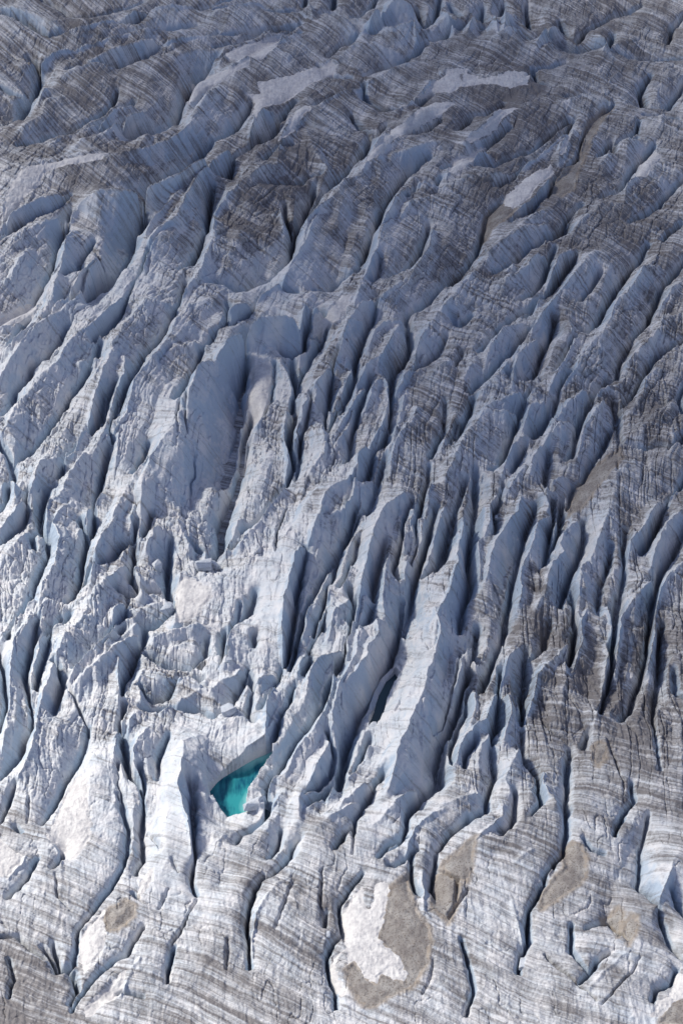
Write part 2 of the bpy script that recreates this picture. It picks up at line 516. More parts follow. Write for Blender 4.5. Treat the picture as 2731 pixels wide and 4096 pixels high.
 ((866, 2400), """
V 10 240,20 200,120 130,240 90,330 60,400
V 7 150,60 130,180 80,280
C 4 120,80 90,200 40,360
W 6 410,60 415,200 410,350 370,450 340,560 310,700 290,820 =2
V 12 500,50 480,220 450,420 400,600 340,760 300,830
V 4 240,250 230,330
C 3 215,520 270,480 370,440
V 8 200,500 160,560 110,680
V 6 200,500 230,620 190,760 240,820
C 3 650,150 590,230 550,330 510,450 500,550
V 11 690,130 650,280 590,400 560,560 540,590
V 10 600,60 520,280 480,400 450,540
C 3 460,560 440,620 380,700 310,800 300,850
V 7 500,620 450,720 400,800 370,900 340,960
C 5 830,80 820,200 800,280 740,320 640,360 580,470 560,560
C 5 740,320 740,480 720,600 690,660 640,760 560,860 480,960 430,1060 380,1080 =4
V 9 870,100 840,220 830,350 800,460 750,520 740,580 700,660 690,720 620,810 540,900 450,1040 390,1140 330,1220 290,1250
C 5 910,60 890,230 880,330 830,430 780,500 750,600 730,700 740,760 700,860 =13
W 7 1030,170 960,240 950,330 870,420 800,470 =3
V 14 1170,100 1150,280 1090,460 1020,600 980,700 900,780 870,900 820,1010 800,1110 780,1260 740,1310 660,1380 600,1440
V 8 740,1040 700,1190 680,1220
V 5 710,900 740,1050
W 5 690,880 640,960 590,1080 560,1150 520,1230 520,1340
V 9 690,1180 650,1230 590,1290 545,1355
C 2 660,1240 590,1300 550,1350
C 3 740,1080 720,1160 700,1230
C 3 380,1080 320,1140 250,1230
V 8 380,1160 320,1240 300,1290 320,1400 300,1440
C 4 400,1180 360,1240 320,1280
C -5 260,1290 220,1320
W 7 1360,0 1400,150 1390,250 1370,330 1310,470 1300,560 1250,680 1220,780 1170,870 1130,960 1100,1060 1060,1150 =1
V 14 1430,1000 1400,1130 1390,1240 1280,1330 1230,1400 1180,1540
K 4 1530,360 1490,560 1420,740 1360,860
K 2 1170,600 1130,740
C 2 970,900 920,960 870,1050 830,1120
V 9 970,940 920,1080 860,1180
C 4 1010,1110 930,1130 860,1200 800,1240 760,1290
C 4 900,1240 840,1260 760,1320 640,1400 600,1450
V 6 1040,1150 990,1240 930,1330 880,1400 850,1450 850,1540
C 3 1240,1160 1120,1250 1060,1340 980,1400
"""),
 ((1731, 2400), """
C 6 170,300 180,380 150,470 =1
V 12 200,140 160,280
V 14 270,300 260,380 230,520 190,640 150,800 90,920 30,1060 20,1200 -40,1290
C 4 240,240 210,300 270,380
V 11 480,60 440,250 420,330 370,470 330,560 300,700
C 3 280,560 270,680 240,750
C 5 550,260 480,360 440,470 410,560 370,660 340,740 260,780 210,840 150,960
V 10 420,560 410,720 400,860 370,930 370,1000
V 10 580,400 570,560 550,700 550,880
C 4 480,560 490,680 440,850
V 9 220,640 210,760 150,850 110,1000 120,1120
C 3 370,800 310,900 290,1000
V 8 260,960 200,1060 190,1130
V 9 720,220 700,320 650,420 600,450
C 5 850,230 800,340 720,400 660,470 640,580 580,680 =11
C 4 850,240 840,400 830,520
V 12 840,100 870,160 880,280 860,420 830,560
C 4 960,30 920,120 930,280 890,420
C 4 1070,240 1100,320 1080,470 1050,620 1020,760
V 11 1140,60 1130,250 1110,400 1110,560 1060,700 1030,850
V 10 1390,60 1350,200 1330,400 1290,570 1250,640 1230,760 1160,850
C 3 1200,60 1170,160 1150,300 1140,450
C 3 1400,100 1370,260 1350,420
V 8 1420,250 1400,420 1390,600 1380,760 1390,950 1400,1150
C 3 1420,650 1410,800 1410,1000
V 5 1500,480 1510,600 1568,650
V 7 970,900 940,1000
C 3 540,900 500,1000 460,1100 480,1180
V 7 550,880 545,1000 580,1080 650,1150 650,1250 670,1350 600,1430
C 4 690,1040 680,1130 730,1210 770,1260
V 9 850,1000 830,1150 820,1300 820,1568
V 8 360,1000 390,1180 340,1300 320,1380 200,1470 100,1568
C 4 430,1260 420,1340 350,1420 200,1540
V 6 500,1260 510,1330 490,1440 420,1560
C 3 0,1310 80,1270 160,1240 280,1180
K 3 680,780 760,860 850,900
K 2 1100,900 1160,1100 1180,1200
"""),
 ((0, 3096), """
V 6 110,130 60,240 20,350 0,370
C 2 180,440 280,410 350,460 380,520 380,600
V 8 380,490 430,560 390,640 350,690
V 5 240,590 180,700 100,780 60,840
C 2 160,500 140,560 50,640
V 6 750,180 780,280 810,380 800,540 780,640
V 7 880,40 910,160 910,280 890,400 900,560 860,680
V 7 780,650 700,790 610,900 520,1000 480,1050 480,1180
V 3 850,770 870,800
V 6 1230,110 1210,250 1210,450 1220,600 1200,700 1235,820
K 3 1235,820 1190,900 1150,1000 1060,1120 1070,1200
V 8 1090,1180 1060,1290 1060,1400
V 7 900,1020 860,1100 800,1200 740,1230 560,1380 500,1470 470,1568
V 9 480,1180 470,1280 370,1330 340,1250 280,1180
V 11 340,1180 380,1320 460,1350 480,1450 460,1568
C 2 870,1140 820,1250 760,1380
V 6 590,1550 640,1480 740,1430 900,1480
K 3 930,370 1010,510
K 3 1080,570 1120,650
K 2 180,60 190,200 180,330
K 2 350,660 360,800 430,880
V 7 110,400 150,440
V 4 0,1060 110,1050 200,1140 300,1200
V 3 60,1200 100,1320 60,1450
K 2 1060,730 1000,860
"""),
 ((866, 3096), """
V 10 300,760 250,860 210,960 190,1080 210,1200 210,1330
K 4 70,1100 70,1270
V 9 330,340 260,390 150,450 110,540
V 9 400,430 370,530 320,620
V 8 520,480 480,520 420,640 340,740 300,760
C 2 460,620 400,680 300,800 250,900 220,1000 220,1150
K 3 660,640 650,860 690,960
V 8 690,960 680,1050
V 7 910,700 840,790 780,880 780,1000 790,1100
V 10 780,1110 720,1160 690,1240 710,1360 740,1430 750,1568
V 10 1180,530 1070,570 1010,650
V 9 1070,680 1110,690 1190,640 1240,600
C 3 1280,600 1290,750 1300,850 1370,930
V 7 1210,620 1210,720 1250,850
V 8 1370,600 1340,730 1330,830 1390,920
V 8 1200,330 1170,480 1130,550 1070,590
V 9 1568,360 1500,440 1430,500 1380,590
C 4 1420,190 1300,280 1230,340 1190,430 1180,500
K 3 850,340 850,540
V 7 740,540 800,450 850,400
K 3 1568,760 1500,850 1450,950
K 2 500,700 430,860 370,1000
K 2 1300,1400 1340,1300 1360,1200
"""),
 ((1731, 3096), """
V 9 820,0 820,200 820,430 800,580 760,640 690,740 640,860 580,960 590,1150 540,1230 530,1340
C 3 620,460 560,500 480,560
C 3 740,560 680,640
V 8 400,460 460,440 490,340 500,250
V 6 960,1030 1100,970 1170,1060 1220,1100
V 7 1330,320 1290,500 1280,620 1270,740 1350,800 1400,900 1430,1030 1500,1140 1568,1220
V 8 1500,1300 1470,1390 1380,1430 1360,1530
C 3 1200,1110 1100,1200 1020,1290 970,1370 920,1390
V 6 920,1390 1000,1270 1010,1240 1090,1190
K 4 690,1190 790,1280 900,1380 1030,1500
K 3 130,840 150,700 0,620
W 5 1540,470 1480,620 1420,780
V 8 1470,820 1530,920 1568,960
C 2 490,800 540,960 570,1060
V 5 200,1560 250,1400 210,1200 180,1100
V 4 860,1000 870,1160 960,1280
V 6 1120,440 1150,340 1240,200 1230,120
V 5 930,460 980,520 1060,540
K 2 1060,1500 1150,1380 1250,1280 1300,1180
"""),
]
LINES = []
for (tx, ty), txt in TRACE:
    for ln in txt.strip().splitlines():
        ln = ln.split('#')[0].strip()
        if not ln: continue
        p = ln.split(); k = p[0]; h = float(p[1])
        sid = 0
        if p[-1][0] == '=': sid = int(p.pop()[1:])
        pts = [(tx + float(q.split(',')[0])/1.568, ty + float(q.split(',')[1])/1.568) for q in p[2:]]
        LINES.append((k, h, pts, sid))
SC_C, SC_V = 0.98, 0.95
# ------------------------------------------------------------------ the grid
NX, NY = 1900, 2150
X = np.linspace(-205, 205, NX)
Y = 345*np.exp(np.linspace(0, math.log(1030/345.0), NY))
GX, GY = np.meshgrid(X, Y)
wx = fbm(GX/14, GY/16, 3, 11)*1.0 + fbm(GX/3.2, GY/3.6, 3, 12)*0.45 + fbm(GX/1.1, GY/1.3, 2, 15)*0.22
wy = fbm(GX/14, GY/16, 3, 13)*1.0 + fbm(GX/3.2, GY/3.6, 3, 14)*0.45 + fbm(GX/1.1, GY/1.3, 2, 16)*0.22
QX = (GX + wx).astype(np.float32); QY = (GY + wy).astype(np.float32)
BIG = 26.0
SID = np.zeros(GX.shape, np.int16)
def seg_fields(kind):
    PW = np.zeros(GX.shape, np.float32)
    D = np.full(GX.shape, BIG, np.float32); SW = np.full(GX.shape, 1e-5, np.float32); SH = np.zeros(GX.shape, np.float32)
    for k, h, pts, sid in LINES:
        if k != kind and not (k == 'W' and kind == 'C'): continue
        z = h*SC_C if k in 'CW' else -h*SC_V
        w_ = [unproj(a, b, z) for a, b in pts]
        L = [0]
        for i in range(len(w_)-1): L.append(L[-1] + math.hypot(w_[i+1][0]-w_[i][0], w_[i+1][1]-w_[i][1]))
        T = L[-1] + 1e-6
        for i in range(len(w_)-1):
            (ax, ay), (bx, by) = w_[i], w_[i+1]
            x0, x1 = min(ax, bx)-BIG, max(ax, bx)+BIG; y0, y1 = min(ay, by)-BIG, max(ay, by)+BIG
            i0, i1 = np.searchsorted(X, x0), np.searchsorted(X, x1); j0, j1 = np.searchsorted(Y, y0), np.searchsorted(Y, y1)
            if i1 <= i0 or j1 <= j0: continue
            qx = QX[j0:j1, i0:i1]; qy = QY[j0:j1, i0:i1]
            dx, dy = bx-ax, by-ay; l2 = dx*dx+dy*dy+1e-9
            t = np.clip(((qx-ax)*dx+(qy-ay)*dy)/l2, 0, 1)
            d = np.hypot(qx-ax-t*dx, qy-ay-t*dy)
            u = (L[i]+t*math.sqrt(l2))/T
            e = np.minimum(u, 1-u)*T
            tap = 0.45+0.55*np.clip(e/9.0, 0, 1)
            wgt = np.clip(1-(d/BIG)**2, 0, 1)**2/(d*d*d*d+0.05)
            if kind == 'C': SID[j0:j1, i0:i1] = np.where(d < D[j0:j1, i0:i1], sid, SID[j0:j1, i0:i1])
            D[j0:j1, i0:i1] = np.minimum(D[j0:j1, i0:i1], d)
            SW[j0:j1, i0:i1] += wgt; SH[j0:j1, i0:i1] += wgt*z*tap
            if k == 'W': PW[j0:j1, i0:i1] += wgt
    return D, SH/SW, PW/SW
DV, HV, _p = seg_fields('V'); DC, HC, WALL = seg_fields('C')
DKc = np.full(GX.shape, 9.0, np.float32)
DK, HK, _p = seg_fields('K')
HV = np.where(DV > BIG-1, -3.0, HV)
NEARP = sstep(500, 440, GY)
CAP = 5.0 - 4.0*NEARP + 26*WALL
HC = HC*np.exp(-(DC/np.maximum(17.0, CAP*1.6))**2)
dce = np.minimum(DC, CAP)
DVE = DV*(0.8+1.1*np.power(vnoise(GX/6, GY/15, 120), 1.4))*(1+0.5*NEARP) + 0.25*np.abs(fbm(GX/1.2, GY/1.9, 3, 121))*sstep(0.3, 1.5, DV)
t = DVE/(DVE+dce+1e-4)
H = HV + (HC-HV)*np.power(t, 0.82+0.15*WALL)
slot = (0.35+0.65*vnoise(GX/6, GY/9, 90))
H = H - 4.5*slot*np.exp(-(DV/(0.9-0.4*NEARP))**2)
# soften where two profiles meet
def blur(A, r, n=1):
    for _ in range(n):
        for ax in (0, 1):
            P = np.pad(A, [(r+1, r) if a == ax else (0, 0) for a in (0, 1)], mode='edge').astype(np.float64)
            C = np.cumsum(P, axis=ax)
            A = ((C[2*r+1:] - C[:-2*r-1]) if ax == 0 else (C[:, 2*r+1:] - C[:, :-2*r-1]))/(2*r+1)
    return A.astype(np.float32)
H = 0.4*H + 0.6*blur(H, 1)
H = H*(1+0.6*sstep(700, 950, GY))
HS = blur(H, 5, 2)
# height lookup for a picture point
def sample(A, x, y):
    i = (x-X[0])/(X[1]-X[0]); j = math.log(max(y, 1)/345.0)/math.log(1030/345.0)*(NY-1)
    i = min(max(i, 0), NX-2); j = min(max(j, 0), NY-2)
    i0, j0 = int(i), int(j); a, b = i-i0, j-j0
    return float(A[j0, i0]*(1-a)*(1-b)+A[j0, i0+1]*a*(1-b)+A[j0+1, i0]*(1-a)*b+A[j0+1, i0+1]*a*b)
def hit(px, py):
    z = 0.0
    for _ in range(12):
        x, y = unproj(px, py, z); z = 0.6*z + 0.4*sample(HS, x, y)
    return unproj(px, py, z)
def tile_pts(tx, ty, s):
    return [(tx + float(q.split(',')[0])/1.568, ty + float(q.split(',')[1])/1.568) for q in s.split()]
def poly_field(P, pad=8.0, warp=0.5):
    """signed distance to a polygon (positive inside) on the grid window round it"""
    xs = [p[0] for p in P]; ys = [p[1] for p in P]
    i0, i1 = np.searchsorted(X, min(xs)-pad), np.searchsorted(X, max(xs)+pad)
    j0, j1 = np.searchsorted(Y, min(ys)-pad), np.searchsorted(Y, max(ys)+pad)
    qx = GX[j0:j1, i0:i1] + warp*wx[j0:j1, i0:i1]; qy = GY[j0:j1, i0:i1] + warp*wy[j0:j1, i0:i1]
    d = np.full(qx.shape, 99.0); ins = np.zeros(qx.shape, bool)
    for k in range(len(P)):
        (ax, ay), (bx, by) = P[k], P[(k+1) % len(P)]
        dx, dy = bx-ax, by-ay; l2 = dx*dx+dy*dy+1e-9
        tt = np.clip(((qx-ax)*dx+(qy-ay)*dy)/l2, 0, 1)
        d = np.minimum(d, np.hypot(qx-ax-tt*dx, qy-ay-tt*dy))
        c = ((ay > qy) != (by > qy)) & (qx < (bx-ax)*(qy-ay)/((by-ay) if abs(by-ay) > 1e-9 else 1e-9)+ax)
        ins ^= c
    return (slice(j0, j1), slice(i0, i1)), np.where(ins, d, -d)
PATCHES = [
 ('snow', 866, 0, "200,600 270,600 255,525 430,490 640,430 720,380 760,410 740,480 600,530 500,600 430,650 350,660 290,680 250,750 225,720 240,650", "broad forked snow patch below the dark bands near the top middle"),
 ('snow', 866, 0, "20,385 80,335 230,265 330,258 435,240 380,300 280,380 200,370 90,385", "narrow tapering snow streak just up and left of the broad forked patch"),
 ('snow', 866, 0, "910,1050 960,970 1020,890 1090,825 1190,770 1340,655 1500,648 1440,700 1330,780 1200,850 1080,900 1000,990", "long snow strip lying along the bright crest above the blue wall"),
 ('snow', 866, 0, "385,900 430,820 500,700 570,668 600,690 540,740 480,830 400,900", "short curved snow strip on the left lip of the dark striped mound"),
 ('snow', 866, 0, "1130,690 1220,650 1290,590 1340,520 1430,470 1440,440 1568,435 1568,520 1470,590 1350,600 1250,640 1190,690", "pale snow apron at the left end of the thin white band near the top"),
 ('snow', 1731, 0, "140,445 270,465 290,500 400,480 600,465 590,540 480,560 360,530 280,540 160,550", "thin broken white snow band crossing beneath the top dark slope"),
 ('snow', 1731, 0, "190,885 270,820 330,765 380,720 480,680 545,680 440,740 380,820 300,870 230,900", "slim snow strip on a crest right of the upper middle"),
 ('snow', 1731, 0, "90,1090 120,1030 200,975 330,925 350,940 260,1010 200,1060 130,1090", "small snow strip just left of the smooth pale snow tongue"),
 ('snow', 1731, 0, "430,1265 490,1205 570,1130 650,1075 740,1035 765,1090 690,1140 610,1240 500,1310 440,1295", "smooth pale grey snow tongue lying left of the long brown silt ribbon"),
 ('snow', 1731, 0, "835,880 850,830 880,820 850,900 830,960 790,980 800,920", "tiny white snow sliver at the head of the brown silt ribbon"),
 ('snow', 1731, 0, "1260,1100 1300,1040 1350,990 1410,960 1440,990 1380,1040 1340,1110 1270,1120", "small snow cap near the right edge in the upper quarter"),
 ('snow', 0, 0, "20,1390 35,1240 70,1150 120,1080 200,1040 400,1000 560,965 690,965 640,1000 480,1030 300,1080 240,1170 140,1260 60,1350", "large curved snow apron on the rounded shoulder at the upper left edge"),
 ('snow', 0, 0, "1190,600 1210,540 1260,505 1350,470 1460,430 1568,370 1568,420 1450,480 1300,570 1230,640 1180,660 1165,640", "snow ribbon curving down beside the pale blue hollow at upper left"),
 ('snow', 866, 800, "605,760 630,720 700,690 740,650 780,600 850,590 830,660 790,740 740,770 700,800 650,860 605,860", "pinkish snow lobe at the right end of the big blue wall"),
 ('snow', 866, 800, "215,1090 270,1040 340,1010 355,1080 350,1180 320,1300 260,1410 215,1420 175,1330 200,1220 215,1180", "pinkish snow slab leaning at the foot of the big blue wall"),
 ('snow', 0, 1600, "1140,1112 1240,1130 1330,1180 1330,1240 1280,1300 1250,1360 1110,1410 1100,1300 1100,1220", "bright triangular snow apron in the hollow under the big blue wall"),
 ('snow', 0, 800, "0,750 60,710 110,690 200,660 220,640 230,690 180,760 100,790 20,800 0,820", "dull snow lobe in the deep hollow at the left edge"),
 ('snow', 0, 3096, "480,30 560,10 550,130 580,300 560,420 480,540 430,560 370,480 290,400 350,300 400,170", "large sunlit wedge of rough white snow between ridges at lower left"),
 ('snow', 0, 3096, "-60,380 0,400 60,470 160,510 140,560 50,640 -60,650", "sunlit snow patch at the left edge beside the wedge of snow"),
 ('snow', 866, 3096, "1000,680 1055,675 1080,720 1060,860 1040,950 1005,1040 1060,1090 1150,1160 1200,1260 1180,1305 1120,1300 1040,1265 1010,1315 930,1280 890,1190 860,1180 820,1200 800,1110 780,1000 790,890 850,790 920,700 925,790 960,850 990,760", "largest white snow patch, lumpy and boot shaped, beside brown silt at the bottom"),
 ('snow', 866, 3096, "790,1110 730,1160 708,1240 735,1370 780,1400 830,1375 770,1290 745,1200 760,1150", "crescent of white snow hugging the left rim of the silt basin"),
 ('snow', 1731, 3096, "1568,1255 1515,1265 1480,1400 1400,1430 1365,1540 1440,1530 1500,1440 1568,1410 1620,1400 1620,1250", "white snow rim in the bottom right corner"),
 ('snow', 0, 3096, "640,870 660,860 650,900 660,980 670,1030 640,1140 570,1210 520,1260 500,1180 490,1070 520,1000 590,930", "dull white snow strip below the brown mound at lower left"),
 ('snow', 0, 3096, "800,1235 720,1285 640,1360 560,1450 530,1500 540,1540 590,1525 640,1460 720,1420 790,1310", "grey tongue of snow beside the dark hollow at the bottom left"),
 ('snow', 0, 3096, "910,640 960,590 965,640 930,720 890,780 860,770 870,720", "small bright snow scrap above the tiny dark pool at lower left"),
 ('silt', 0, 3096, "660,900 700,850 740,850 790,800 850,830 840,900 790,945 740,980 680,980", "round brown silt mound at the lower left"),
 ('silt', 866, 3096, "1085,720 1130,680 1205,650 1215,760 1255,870 1330,960 1335,1060 1320,1180 1240,1330 1100,1400 1000,1460 930,1455 850,1360 812,1230 860,1180 895,1200 930,1280 1010,1320 1040,1270 1170,1310 1200,1270 1150,1160 1060,1090 1010,1040 1050,900", "wide brown silt basin round the largest snow patch at the bottom"),
 ('silt', 866, 3096, "1370,650 1440,620 1520,690 1500,820 1450,940 1400,880 1350,830 1350,750", "greenish brown silt hollow just right of the wide silt basin"),
 ('silt', 866, 3096, "1400,590 1480,510 1560,440 1620,400 1600,560 1568,680 1500,660 1440,610", "grey brown silt strip above the greenish brown hollow"),
 ('silt', 1731, 3096, "820,470 920,460 955,520 950,640 920,690 840,750 760,800 670,860 680,780 770,640 830,590 805,540", "brown silt hollow right of the bottom middle ridges"),
 ('silt', 1731, 3096, "1060,940 1110,890 1160,840 1190,880 1180,960 1160,1030 1130,970", "small brown silt wedge near the lower right edge"),
 ('silt', 1731, 3096, "1190,1030 1200,940 1240,890 1280,900 1270,980 1225,1080", "narrow grey silt pocket beside the small brown wedge"),
 ('silt', 1731, 3096, "1640,1410 1568,1410 1500,1440 1420,1568 1640,1568", "brown silt flat filling the bottom right corner"),
 ('silt', 1731, 0, "1130,685 1060,720 980,780 950,860 930,960 840,1080 745,1165 730,1235 790,1240 880,1190 905,1090 955,970 1000,860 1060,760", "long brown silt ribbon running down from the upper right"),
 ('silt', 1731, 1600, "1170,315 1180,370 1100,460 1040,530 980,620 910,690 850,725 870,640 900,560 950,520 980,450 1080,380", "brown silt strip in a trough near the right edge at middle height"),
 ('silt', 1731, 2400, "1080,920 1060,900 1010,920 1010,1000 1030,1050 1080,990", "small brown silt pocket between ridges on the right"),
 ('silt', 1731, 0, "330,1370 430,1290 520,1320 420,1400 350,1470 320,1540 320,1440", "dull brown silt below the smooth pale snow tongue"),
 ('silt', 866, 3096, "1180,410 1190,380 1190,370", ""),
]
PATCHES = [p for p in PATCHES if p[4]]
POOLS = [
 ('meltwater_pool', 866, 2400, "352,945 348,1040 290,1110 260,1180 200,1250 185,1310 240,1350 180,1378 70,1375 0,1310 -50,1210 30,1120 130,1060 230,1000", -7.0, 'bright'),
 ('meltwater_channel', 866, 2400, "1120,460 1150,500 1120,570 1070,660 1040,780 985,890 960,840 955,780 990,700 1020,600 1060,520", -9.5, ''),
 ('meltwater_pool', 866, 2400, "10,500 40,430 90,420 70,475 30,500", -8.0, ''),
 ('meltwater_pool', 0, 2400, "1235,475 1290,440 1300,470 1275,510 1240,490", -7.5, ''),
 ('meltwater_pool', 866, 2400, "300,1310 335,1330 340,1400 320,1450 295,1440", -6.5, ''),
 ('meltwater_pool', 0, 1600, "1400,1010 1440,970 1510,930 1500,960 1440,1010 1390,1030", -10.0, ''),
 ('meltwater_pool', 0, 3096, "845,790 885,790 890,820 865,835", -3.5, ''),
]
DIRT_SHADES = [(2450,2850,400,.45),(2550,3400,300,.3),(2350,1500,350,.3),(1950,2650,120,.3),(350,2700,700,-.22),(1500,2900,300,-.2),(2150,650,300,.3),(2450,2600,350,.3),(1900,3900,300,.1),(300,150,400,.45),(150,500,250,.45),(600,750,350,.45),(1250,550,300,.45),(1150,830,170,.5),(1500,250,400,.2),(2200,400,550,.35),(2500,120,350,.45),  # dirty spots
 (1800,1050,130,.7),(2200,900,350,.2),(2600,1300,300,.35),(2650,1650,250,.3),(1700,1750,200,.4),(100,3980,420,1.0),(1000,4050,350,.3),(700,1750,280,-.6),(1000,1450,200,-.5),
 (1150,2350,280,-.5),(1000,2550,200,-.4),(1600,2800,260,-.6),(1300,2700,250,-.5),(2100,2200,120,-.4),(2400,2900,350,.4),(2150,2500,200,.3),(1200,2900,250,-.3),
 (100,1500,250,-.3),(350,1200,250,-.5),(100,2600,300,-.3),(300,2500,250,-.25),(500,3250,350,-.3),(100,2200,250,-.2),(1000,1100,120,-.4),(1150,1080,150,-.3),(600,1100,200,-.3),
 (950,900,120,.3),(1100,3600,300,.15),(2100,3700,350,.1),(450,2250,120,.4),(620,2250,120,.3),(500,2900,150,.35),(750,2800,120,.3),(2250,1250,150,-.25),(2000,1600,200,-.1)]
SILT = np.zeros(GX.shape, np.float32); SMOOTH = np.zeros(GX.shape, np.float32); WET = np.zeros(GX.shape, np.float32)
for kind, tx, ty, s, lab in PATCHES:
    P = [hit(a, b) for a, b in tile_pts(tx, ty, s)]
    sl, d = poly_field(P)
    m = sstep(-0.8, 1.2, d)
    SMOOTH[sl] = np.maximum(SMOOTH[sl], m)
POOLF = []
for name, tx, ty, s, lev, lab in POOLS:
    P = [unproj(a, b, lev) for a, b in tile_pts(tx, ty, s)]
    sl, d = poly_field(P, 10, 0.35)
    POOLF.append((sl, d, lev, name, lab))
H = H*(1-SMOOTH) + blur(H, 9, 2)*SMOOTH
# ------------------------------------------------------------------ finer relief
far = (GY-345)/(1030-345)
# banding that dips through the ice: layers cross the surface as parallel lines
ang = R(-17) + R(-24)*sstep(0.25, 0.95, far) + R(10)*fbm(GX/90, GY/110, 2, 20)
FOL = (GY + 0.5*GX)*0.9
FOL = FOL + sstep(0.3, 1.0, far)*(GX+150)*0.7 - 0.25*np.exp(-((GX-90)/60)**2-((GY-470)/70)**2)*(GX-90) + 0.3*H + 6*fbm(GX/55, GY/60, 2, 21) + 0.4*fbm(GX/6, GY/7, 3, 22)
gx, gy = np.gradient(H, axis=1)/np.gradient(GX, axis=1), np.gradient(H, axis=0)/np.gradient(GY, axis=0)
slope = np.hypot(gx, gy)
flat = 1-sstep(0.5, 1.6, slope)
rough = 1-0.85*SMOOTH
fl = GX*0.94 - (GY-600)*0.30*sstep(500, 900, GY) + 3.2*fbm(GX/24, GY/26, 3, 97)           # across the flow
al = GY*0.94 + GX*0.2 + 4*fbm(GX/27, GY/24, 3, 98)
def cells(x, y, s):
    xi = np.floor(x); yi = np.floor(y)
    f1 = np.full(x.shape, 9.0, np.float32); f2 = f1.copy(); hh = np.zeros(x.shape, np.float32)
    for a in (-1, 0, 1):
        for b_ in (-1, 0, 1):
            i = (xi+a+7*s).astype(np.int32) & 511; j = (yi+b_+13*s).astype(np.int32) & 511
            ox = xi+a+_lat[j, i]-x; oy = yi+b_+_lat[i, j]-y
            d = np.hypot(ox, oy).astype(np.float32)
            r1 = _lat[(j+101) & 511, i]; r2 = _lat[(j+57) & 511, (i+31) & 511]-0.5; r3 = _lat[j, (i+211) & 511]-0.5
            h_ = (r1 - 0.5 + 1.1*r2*ox + 1.1*r3*oy).astype(np.float32)
            near = d < f1
            f2 = np.where(near, f1, np.minimum(f2, d)); hh = np.where(near, h_, hh); f1 = np.minimum(f1, d)
    return hh, f2-f1
c1, e1 = cells(fl/4.2+0.25*wx, al/11+0.2*wy, 1)
c2, e2 = cells(fl/1.7+0.2*wy, al/3.6+0.2*wx, 2)
blk = sstep(0.42, 0.62, vnoise(GX/26, GY/32, 99)*0.6+0.4*vnoise(GX/9, GY/12, 100))*sstep(450, 560, GY)
blk = np.clip(blk*0.62+0.08, 0, 1)*(1-0.5*sstep(720, 900, GY))
BLOCK = blk*(1.7*c1 - 1.0*np.exp(-(e1/0.07)**2) + 0.75*c2 - 0.45*np.exp(-(e2/0.10)**2))*(0.45+0.55*flat)
near_ = (1-0.85*sstep(530, 450, GY))*(1-0.7*sstep(680, 820, GY))
D1 = (ridged(fl/5.5, al/21, 3, 30)-0.55)*1.0*sstep(0.5, 3.0, DV)
D1 += -1.1*np.power(ridged(fl/4.0+0.3*wx, al/17, 1, 35), 14)*0.7
D2 = (ridged(fl/2.3+0.2*wx, al/5.5, 4, 31, 0.6)-0.6)*1.3 + fbm(GX/1.5, GY/1.5, 3, 37, 0.6)*0.25 + fbm(GX/11, GY/14, 3, 36)*0.9
D3 = ridged(FOL/3.1, fl/30, 3, 32, 0.65)*0.9*(0.25+0.75*flat)
crk = (1-0.8*sstep(680, 820, GY))*np.power(ridged(fl/3.4+0.4*wx, al/10+0.3*wy, 1, 95), 30)*sstep(0.45, 0.7, vnoise(GX/12, GY/12, 96))
D3 -= 0.9*crk
gaps = -0.5*np.power(ridged(fl/6.5+0.25*wy, al/9, 1, 44), 22)
BLOCK = BLOCK*(1-0.8*WALL)
par = np.power(1-np.abs(2*vnoise(fl/2.1, al/75, 103)-1), 16)*sstep(0.35, 0.6, vnoise(GX/14, GY/40, 104))
par += 0.7*np.power(1-np.abs(2*vnoise(fl/4.3+0.2*wy, al/60, 105)-1), 26)
BLOCK = BLOCK - 1.9*par*sstep(430, 520, GY)*(1-0.85*sstep(620, 760, GY))*(0.45+0.55*sstep(-30, 60, GX))*(1-0.8*WALL)*sstep(0.3, 1.5, DC)
H = H + rough*(D1*0.8*near_ + D2*(0.5+0.5*near_)*(1-0.55*WALL) + D3 + gaps*near_ + BLOCK)
H = H + (1-rough)*fbm(GX/1.6, GY/1.8, 3, 33)*0.22
kw = 0.28+0.35*vnoise(GX/5, GY/5, 40)
H = H + np.where(DK < 4, (HK)*np.exp(-(DK/kw)**2), 0)
for sl, d, lev, name, lab in POOLF:
    h = H[sl]; out = np.clip(-d, 0, 9)
    rim = lev+0.12+0.9*out
    h = np.where(d > 0, np.minimum(h, lev-0.25-0.5*d), np.where(out < 2.0, np.maximum(h, lev+0.12+0.45*out), h))
    H[sl] = np.where(d > 0, h, h)
# ------------------------------------------------------------------ where the dirt lies, with some light and shade put into the same field
DIRT_SHADE = np.zeros(GX.shape, np.float32)
for px, py, r, a in DIRT_SHADES:
    x, y = unproj(px, py, 0); s = math.hypot(x, math.hypot(y, CAMH))/(H0/2)*math.tan(VFOV/2)*r
    DIRT_SHADE += (0.55*a if a > 0 else a)*np.exp(-(((GX-x)/s)**2 + ((GY-y)/(s*1.5))**2))
DIRT_SHADE = DIRT_SHADE + 0.49 + 0.35*fbm(GX/22, GY/30, 4, 50) + 0.25*fbm(fl/5, al/16, 3, 51) - 0.5*sstep(0.55, 1.4, slope) + 0.06*far + 0.06
DIRT_SHADE = DIRT_SHADE - 0.35*np.exp(-(DC/1.6)**2)*vnoise(GX/5, GY/7, 112) + 0.45*np.exp(-(DV/1.8)**2)*sstep(0.35, 0.75, vnoise(GX/8, GY/14, 113))  # trough debris also deepens the crevasse shade; crests paled to look lit
DIRT_SHADE = np.clip(DIRT_SHADE - 0.08*sstep(560, 420, GY), 0, 1.2)
